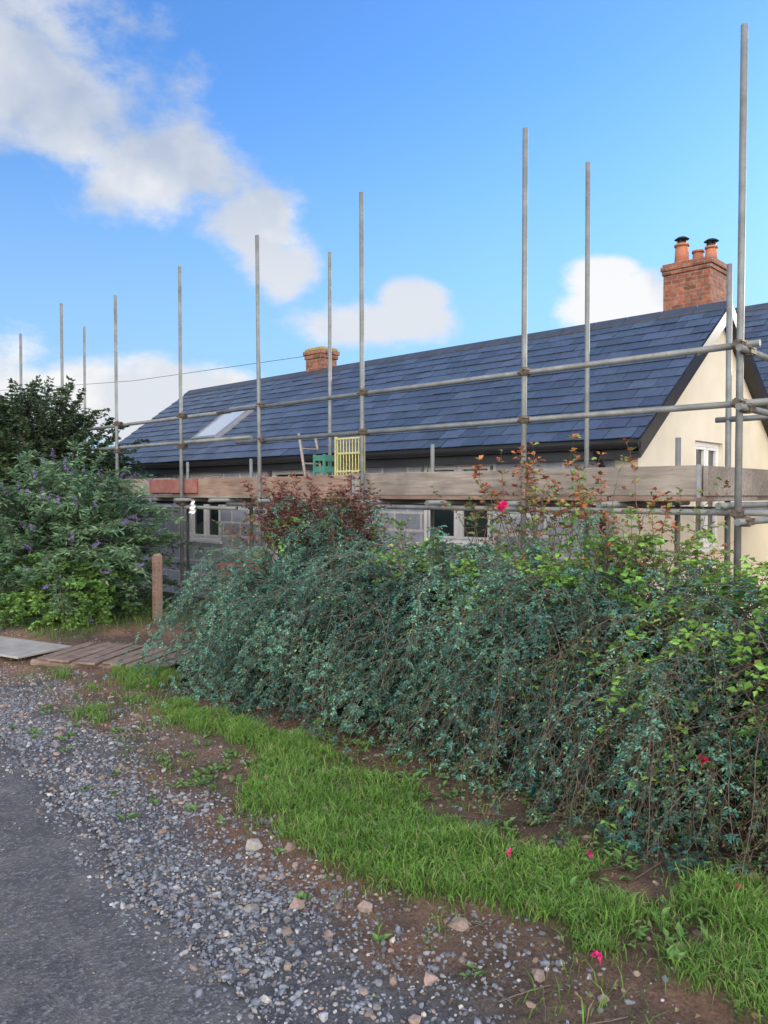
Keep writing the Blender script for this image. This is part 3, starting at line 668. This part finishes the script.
tube((.2,yy,1.46),(-6.2,yy,1.46)); tube((-6.0,yy,1.41),(-12.7,yy,1.41)); tube((.2,1.15,1.46),(-12.7,1.15,1.44))
tube((.2,yy,.35),(-12.7,yy,.35))
for x,_ in out:
    for z in (RZ1,RZ2,1.46,.35): coup(x,0,z)
for x,_ in inn[:6]: coup(x,1.2,1.46)
for x in np.arange(-12.4,.2,.88):
    tube((x,-.18+rng.uniform(-.05,.05),1.51),(x,1.5,1.51))
for z in (RZ1-.05,RZ2-.04,1.40): tube((.05,-.15,z),(.05,4.8,z))
for z in (RZ1-.05,RZ2-.04,1.40): coup(.05,.02,z,'y')
for yv in (2.4,4.6): tube((.0,yv,-.3),(.0,yv,4.6))
tube((-1.1,4.6,-.3),(-1.1,4.6,2.6)); tube((.05,1.2,RZ2),(-.6,1.2,RZ2))
tb.obj('steel_tubes',[TUBE],sc,smooth=True); cp.obj('couplers',[COUP],sc,bevel=.003)
def woodmat(name,k=1.0,tint=(1,1,1)):
    wood=NT(name); mp=wood.n.new('ShaderNodeMapping'); mp.inputs['Scale'].default_value=(1,12,12); wood.l(wood.tc.outputs['Object'],mp.inputs[0])
    wn=wood.noise(3,7,.7,mp.outputs[0]); wn2=wood.noise(1.3,4)
    cs=[tuple(k*a*b for a,b in zip(c,tint)) for c in ((.15,.125,.105),(.27,.235,.205),(.37,.33,.29))]
    wood.col(wood.mix(1,wood.ramp(wn,[(.25,cs[0]),(.5,cs[1]),(.75,cs[2])]),wood.ramp(wn2,[(.3,.55),(.7,1.25)]),'MULTIPLY')); wood.set(.9,0,.15); wood.bump(wn,.4,.006); return wood.mat
WOOD=woodmat('weathered_board'); WOOD2=woodmat('weathered_board_reddish',.85,(1.15,.92,.84)); WOOD3=woodmat('weathered_board_pale',1.15)
REDB=simple('red_painted_board',(.24,.07,.055),(.34,.17,.14),7,.8)
bd=MB()
for j in range(5):
    y0=.08+j*.232; xx=-12.6+rng.uniform(0,.5)-.5
    while xx<.0:
        b=min(xx+3.9,-.25); bd.box((xx+.008,y0,1.537+j*.0005),(b-.008,y0+.225,1.575+j*.0005),int(rng.integers(0,3))); xx+=3.9
for j in range(4):
    x0=-1.22+j*.232; bd.box((x0,1.27,1.535),(x0+.225,4.9,1.573),int(rng.integers(0,3)))
for i,(a,b,dz,dy) in enumerate(((-3.95,-.28,0,0),(-7.55,-4.0,-.012,.004),(-11.0,-7.60,.004,0),(-12.6,-10.4,.0,.04))):
    bd.box((a,.075+dy,1.58+dz),(b,.11+dy,1.805+dz),(0,1,2,0)[i])
bd.box((-.27,.07,1.578),(-.235,3.0,1.80),0); bd.box((-.27,3.02,1.578),(-.235,4.9,1.80),2)
bd.obj('scaffold_boards',[WOOD,WOOD2,WOOD3],sc,bevel=.004)
rb=MB(); rb.box((-8.1,.046,1.60),(-6.9,.073,1.79)); rb.obj('red_board',[REDB],sc,bevel=.003)
eb=MB()
for xq in (-3.96,-7.56,-.315): eb.box((xq,.070,1.565),(xq+.03,.117,1.81))
eb.obj('board_end_bands',[LEAD],sc)
YEL=simple('yellow_plastic',(.46,.43,.17),(.56,.52,.22),6,.5,bump=0); GRN=simple('green_plastic',(.05,.20,.15),(.08,.25,.19),6,.5,bump=0)
bar=MB(); x0,x1=-5.02,-4.60; yb=.85
for k_ in range(9): xx=x0+(x1-x0)*k_/8; bar.box((xx-.007,yb-.008,1.62),(xx+.007,yb+.008,2.27))
for z in (1.62,1.85,2.07,2.25): bar.box((x0-.015,yb-.012,z),(x1+.015,yb+.012,z+.025))
bar.box((x0-.04,yb-.02,1.59),(x0-.02,yb+.02,2.30)); bar.box((x1+.02,yb-.02,1.59),(x1+.04,yb+.02,2.30))
bar.obj('yellow_barrier',[YEL],None,bevel=.003)
cr=MB(); x0,x1,y0,y1=-5.34,-5.16,.75,1.0
for k_ in range(4): z=1.58+k_*.14; cr.box((x0,y0,z),(x1,y0+.012,z+.07)); cr.box((x0,y1,z),(x1,y1+.012,z+.07)); cr.box((x0,y0+.012,z),(x0+.012,y1,z+.07)); cr.box((x1-.012,y0+.012,z),(x1,y1,z+.07))
for a,b in ((x0,y0),(x1,y0),(x0,y1),(x1,y1)): cr.box((a-.012,b-.012,1.577),(a+.014,b+.014,2.08))
cr.obj('green_crate',[GRN],None)
ld=MB(); 
A=Vector((-5.75,1.0,1.58));B_=Vector((-6.35,1.35,2.42))
for off in (0,.3): ld.cyl(A+Vector((0,off,0)),B_+Vector((0,off,0)),.02,6)
for k_ in range(1,4): q=A.lerp(B_,k_/4); ld.cyl(q,q+Vector((0,.3,0)),.014,6)
ld.obj('ladder',[WOOD],None)
gx,gz=np.meshgrid(np.linspace(0,1,12),np.linspace(0,1,14),indexing='ij')
wdt=.06+.10*gz; RX=-6.86+(gx-.5)*wdt; RYY=-.035+.02*np.sin(gx*14+gz*3)*gz+.012*np.sin(gz*17); RZZ=1.50-gz*.17+.012*np.sin(gx*9)
ri=np.arange(12*14).reshape(12,14); RF=np.stack([ri[:-1,:-1],ri[1:,:-1],ri[1:,1:],ri[:-1,1:]],-1).reshape(-1,4)
mk('hanging_rag',np.stack([RX,RYY,RZZ],-1).reshape(-1,3),RF,[WHITE],smooth=True)
# ================================================================ fence posts, pallet path
fp=MB()
for (x,y,h) in ((-6.35,-.85,.85),(-5.45,.1,.78)):
    fp.box((x-.045,y-.045,-.1),(x+.045,y+.045,h)); fp.prism([(x-.045,y-.045,h),(x+.045,y-.045,h),(x,y-.045,h+.03)],(0,.09,0))
fp.box((-5.41,.08,.50),(-4.2,.11,.60)); fp.box((-5.41,.08,.15),(-4.2,.11,.25))
fp.obj('wooden_fence',[WOOD2],None,bevel=.004)
pl=MB()
for i in range(10):
    q=i*.145; x=-5.30+q*.85; y=-2.42+q*.45
    pl.box((x-.055,y-.40+rng.normal(0,.02),.085),(x+.055,y+.40+rng.normal(0,.02),.105),0,Matrix.Rotation(.49+rng.normal(0,.04),3,'Z'))
for o_ in (-.33,0,.33): 
    a=Vector((-5.40+o_*-.47,-2.47+o_*.88,.05));b=Vector((-4.15+o_*-.47,-1.80+o_*.88,.05)); pl.cyl(a,b,.035,6)
pl.obj('wooden_pallet_path',[simple('brown_slats',(.13,.09,.07),(.27,.20,.16),9,.9)],None,bevel=.003)
ps=MB(); ps.box((-7.3,-3.05,.055),(-5.5,-2.45,.075),0,Matrix.Rotation(.26,3,'Z')); ps.obj('plywood_sheets',[simple('grey_plywood',(.22,.205,.185),(.38,.36,.33),5,.9)],None,bevel=.003)
tp=MB(); tp.box((-6.9,.35,.62),(-5.3,.5,.66)); tp.box((-6.8,.35,.0),(-6.7,.45,.62)); tp.box((-5.5,.35,.0),(-5.4,.45,.62)); tp.box((-6.9,.52,.62),(-5.3,.66,.66)); tp.obj('trestle_bench',[REDB],None,bevel=.003)
cb=MB(); pts=[(-8.95,RY,4.15),(-14,3.0,4.1),(-22,1.2,4.3),(-34,-2,5.1)]
for a,b in zip(pts[:-1],pts[1:]): cb.cyl(a,b,.005,5)
cb.cyl((-34,-2,-1),(-34,-2,5.4),.11,8)
cb.obj('overhead_cable',[BLACK],None)
# ================================================================ sky / light
SUN_AZ,SUN_EL=53,17
W=bpy.data.worlds.new('World'); SC.world=W; W.use_nodes=True; nt=W.node_tree; N_=nt.nodes; N_.clear()
def nn(t): return N_.new(t)
def lk(a,b): nt.links.new(a,b)
def mth(op,a,b=None,c=None,clamp=False):
    m=nn('ShaderNodeMath');m.operation=op;m.use_clamp=clamp
    for i,q in enumerate((a,b,c)):
        if q is None: continue
        if isinstance(q,(int,float)): m.inputs[i].default_value=q
        else: lk(q,m.inputs[i])
    return m.outputs[0]
def mixc(f,a,b,mode='MIX'):
    m=nn('ShaderNodeMix');m.data_type='RGBA';m.blend_type=mode
    for i,q in ((0,f),(6,a),(7,b)):
        if isinstance(q,(int,float)): m.inputs[i].default_value=q
        elif isinstance(q,tuple): m.inputs[i].default_value=(*q,1)
        else: lk(q,m.inputs[i])
    return m.outputs[2]
def mrange(v,a,b,c=0,d=1,smooth=True):
    m=nn('ShaderNodeMapRange'); m.interpolation_type='SMOOTHSTEP' if smooth else 'LINEAR'
    for k_,q in (('From Min',a),('From Max',b),('To Min',c),('To Max',d)): m.inputs[k_].default_value=q
    lk(v,m.inputs['Value']); return m.outputs[0]
tc=nn('ShaderNodeTexCoord'); sx=nn('ShaderNodeSeparateXYZ'); lk(tc.outputs['Generated'],sx.inputs[0])
az=mth('ARCTAN2',sx.outputs[0],sx.outputs[1]); el=mth('ARCSINE',sx.outputs[2])
sky=nn('ShaderNodeTexSky'); sky.sky_type='NISHITA'; sky.sun_disc=False; sky.sun_elevation=math.radians(SUN_EL); sky.sun_rotation=math.radians(SUN_AZ); sky.air_density=1.0; sky.dust_density=.3; sky.ozone_density=3.0
skc=mixc(1.0,sky.outputs[0],(.95,1.42,1.95),'MULTIPLY')
haze=mrange(sx.outputs[2],.0,.50,.88,0)
skc=mixc(haze,skc,(2.7,4.3,5.7))
nz=nn('ShaderNodeTexNoise'); nz.inputs['Scale'].default_value=5.5; nz.inputs['Detail'].default_value=11; nz.inputs['Roughness'].default_value=.60
mp=nn('ShaderNodeMapping'); mp.inputs['Scale'].default_value=(1,1,1.6); lk(tc.outputs['Generated'],mp.inputs[0]); lk(mp.outputs[0],nz.inputs['Vector'])
clouds=[(-25,25,13,6.5,1.25),(-16,22.0,9,3.6,1.1),(-9.5,18.8,5.0,3.0,1.15),(-6.8,16.2,3.0,2.2,1.0),(.5,12.2,7.0,2.4,1.4),(2,14.0,3.4,2.0,1.4),(16.5,12.8,5.2,2.7,1.7),(15.3,14.8,3.0,2.1,1.5),(-18,6.4,17,3.2,1.8),(-28,9,6,3.5,1.2),(28,11,6,3,1),(-36,30,12,8,1.1),(38,24,9,6,1)]
msk=None
for (a,e_,sa,se,wt) in clouds:
    da=mth('MULTIPLY',mth('SUBTRACT',az,math.radians(a)),1/math.radians(sa)); de=mth('MULTIPLY',mth('SUBTRACT',el,math.radians(e_)),1/math.radians(se))
    q=mth('MULTIPLY',mth('SUBTRACT',1,mth('SQRT',mth('ADD',mth('MULTIPLY',da,da),mth('MULTIPLY',de,de)))),wt*.5)
    msk=q if msk is None else mth('MAXIMUM',msk,q)
back_fill=mth('MULTIPLY',mth('ADD',mth('MULTIPLY',sx.outputs[1],-1.0),.25),.9,clamp=True)  # unseen cloud bank behind the camera, added to light the foreground
overh=mth('MULTIPLY',mth('SUBTRACT',sx.outputs[2],.66),1.2,clamp=True)
gen=mth('SUBTRACT',mth('MULTIPLY',mth('MAXIMUM',back_fill,overh),1.0,clamp=True),.25)
msk=mth('MAXIMUM',mth('MAXIMUM',msk,-.26),gen)
dens=mth('ADD',msk,mth('MULTIPLY',mth('SUBTRACT',nz.outputs['Fac'],.5),1.6))
dn_=mrange(dens,.0,.36)
nz2=nn('ShaderNodeTexNoise'); nz2.inputs['Scale'].default_value=6; nz2.inputs['Detail'].default_value=8; mp2=nn('ShaderNodeMapping'); mp2.inputs['Location'].default_value=(.3,.1,.25); lk(tc.outputs['Generated'],mp2.inputs[0]); lk(mp2.outputs[0],nz2.inputs['Vector'])
tone=mrange(nz2.outputs['Fac'],.36,.60,0,1,False)
hi=mrange(el,.46,.24,0.0,1.0)
tone=mth('MAXIMUM',mth('MULTIPLY',tone,mth('ADD',mth('MULTIPLY',hi,.2),.8)),mth('MULTIPLY',hi,.62))
cc=mixc(tone,(3.0,3.55,4.5),(6.6,6.5,6.4))
cc=mixc(1.0,cc,mth('ADD',mth('MULTIPLY',back_fill,4.4),1.0),'MULTIPLY')  # clouds behind the camera made brighter as fill for the shaded foreground
warm=mixc(back_fill,(1.0,1.0,1.0),(1.12,1.0,.86))
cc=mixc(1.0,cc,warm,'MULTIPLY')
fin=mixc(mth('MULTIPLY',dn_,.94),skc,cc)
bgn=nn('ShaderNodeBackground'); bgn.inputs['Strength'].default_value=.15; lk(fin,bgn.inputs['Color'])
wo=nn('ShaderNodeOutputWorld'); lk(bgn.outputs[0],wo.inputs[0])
sd=bpy.data.lights.new('sun','SUN'); sd.energy=3.5; sd.angle=math.radians(.5); sd.color=(1,.93,.82)
so=bpy.data.objects.new('sun',sd); SC.collection.objects.link(so)
A_,E_=math.radians(SUN_AZ),math.radians(SUN_EL)
so.rotation_euler=Vector((math.sin(A_)*math.cos(E_),math.cos(A_)*math.cos(E_),math.sin(E_))).to_track_quat('Z','Y').to_euler(); so.location=(20,15,10)
cd=bpy.data.cameras.new('camera'); cd.sensor_fit='HORIZONTAL'; cd.sensor_width=36; cd.lens=36*770/768; cd.clip_end=5000; cd.clip_start=.05
co=bpy.data.objects.new('camera',cd); SC.collection.objects.link(co); co.location=(0,0,1.6); co.rotation_euler=(math.radians(90-1.41),0,0); SC.camera=co
SC.view_settings.view_transform='Standard'; SC.view_settings.look='None'; SC.view_settings.exposure=0
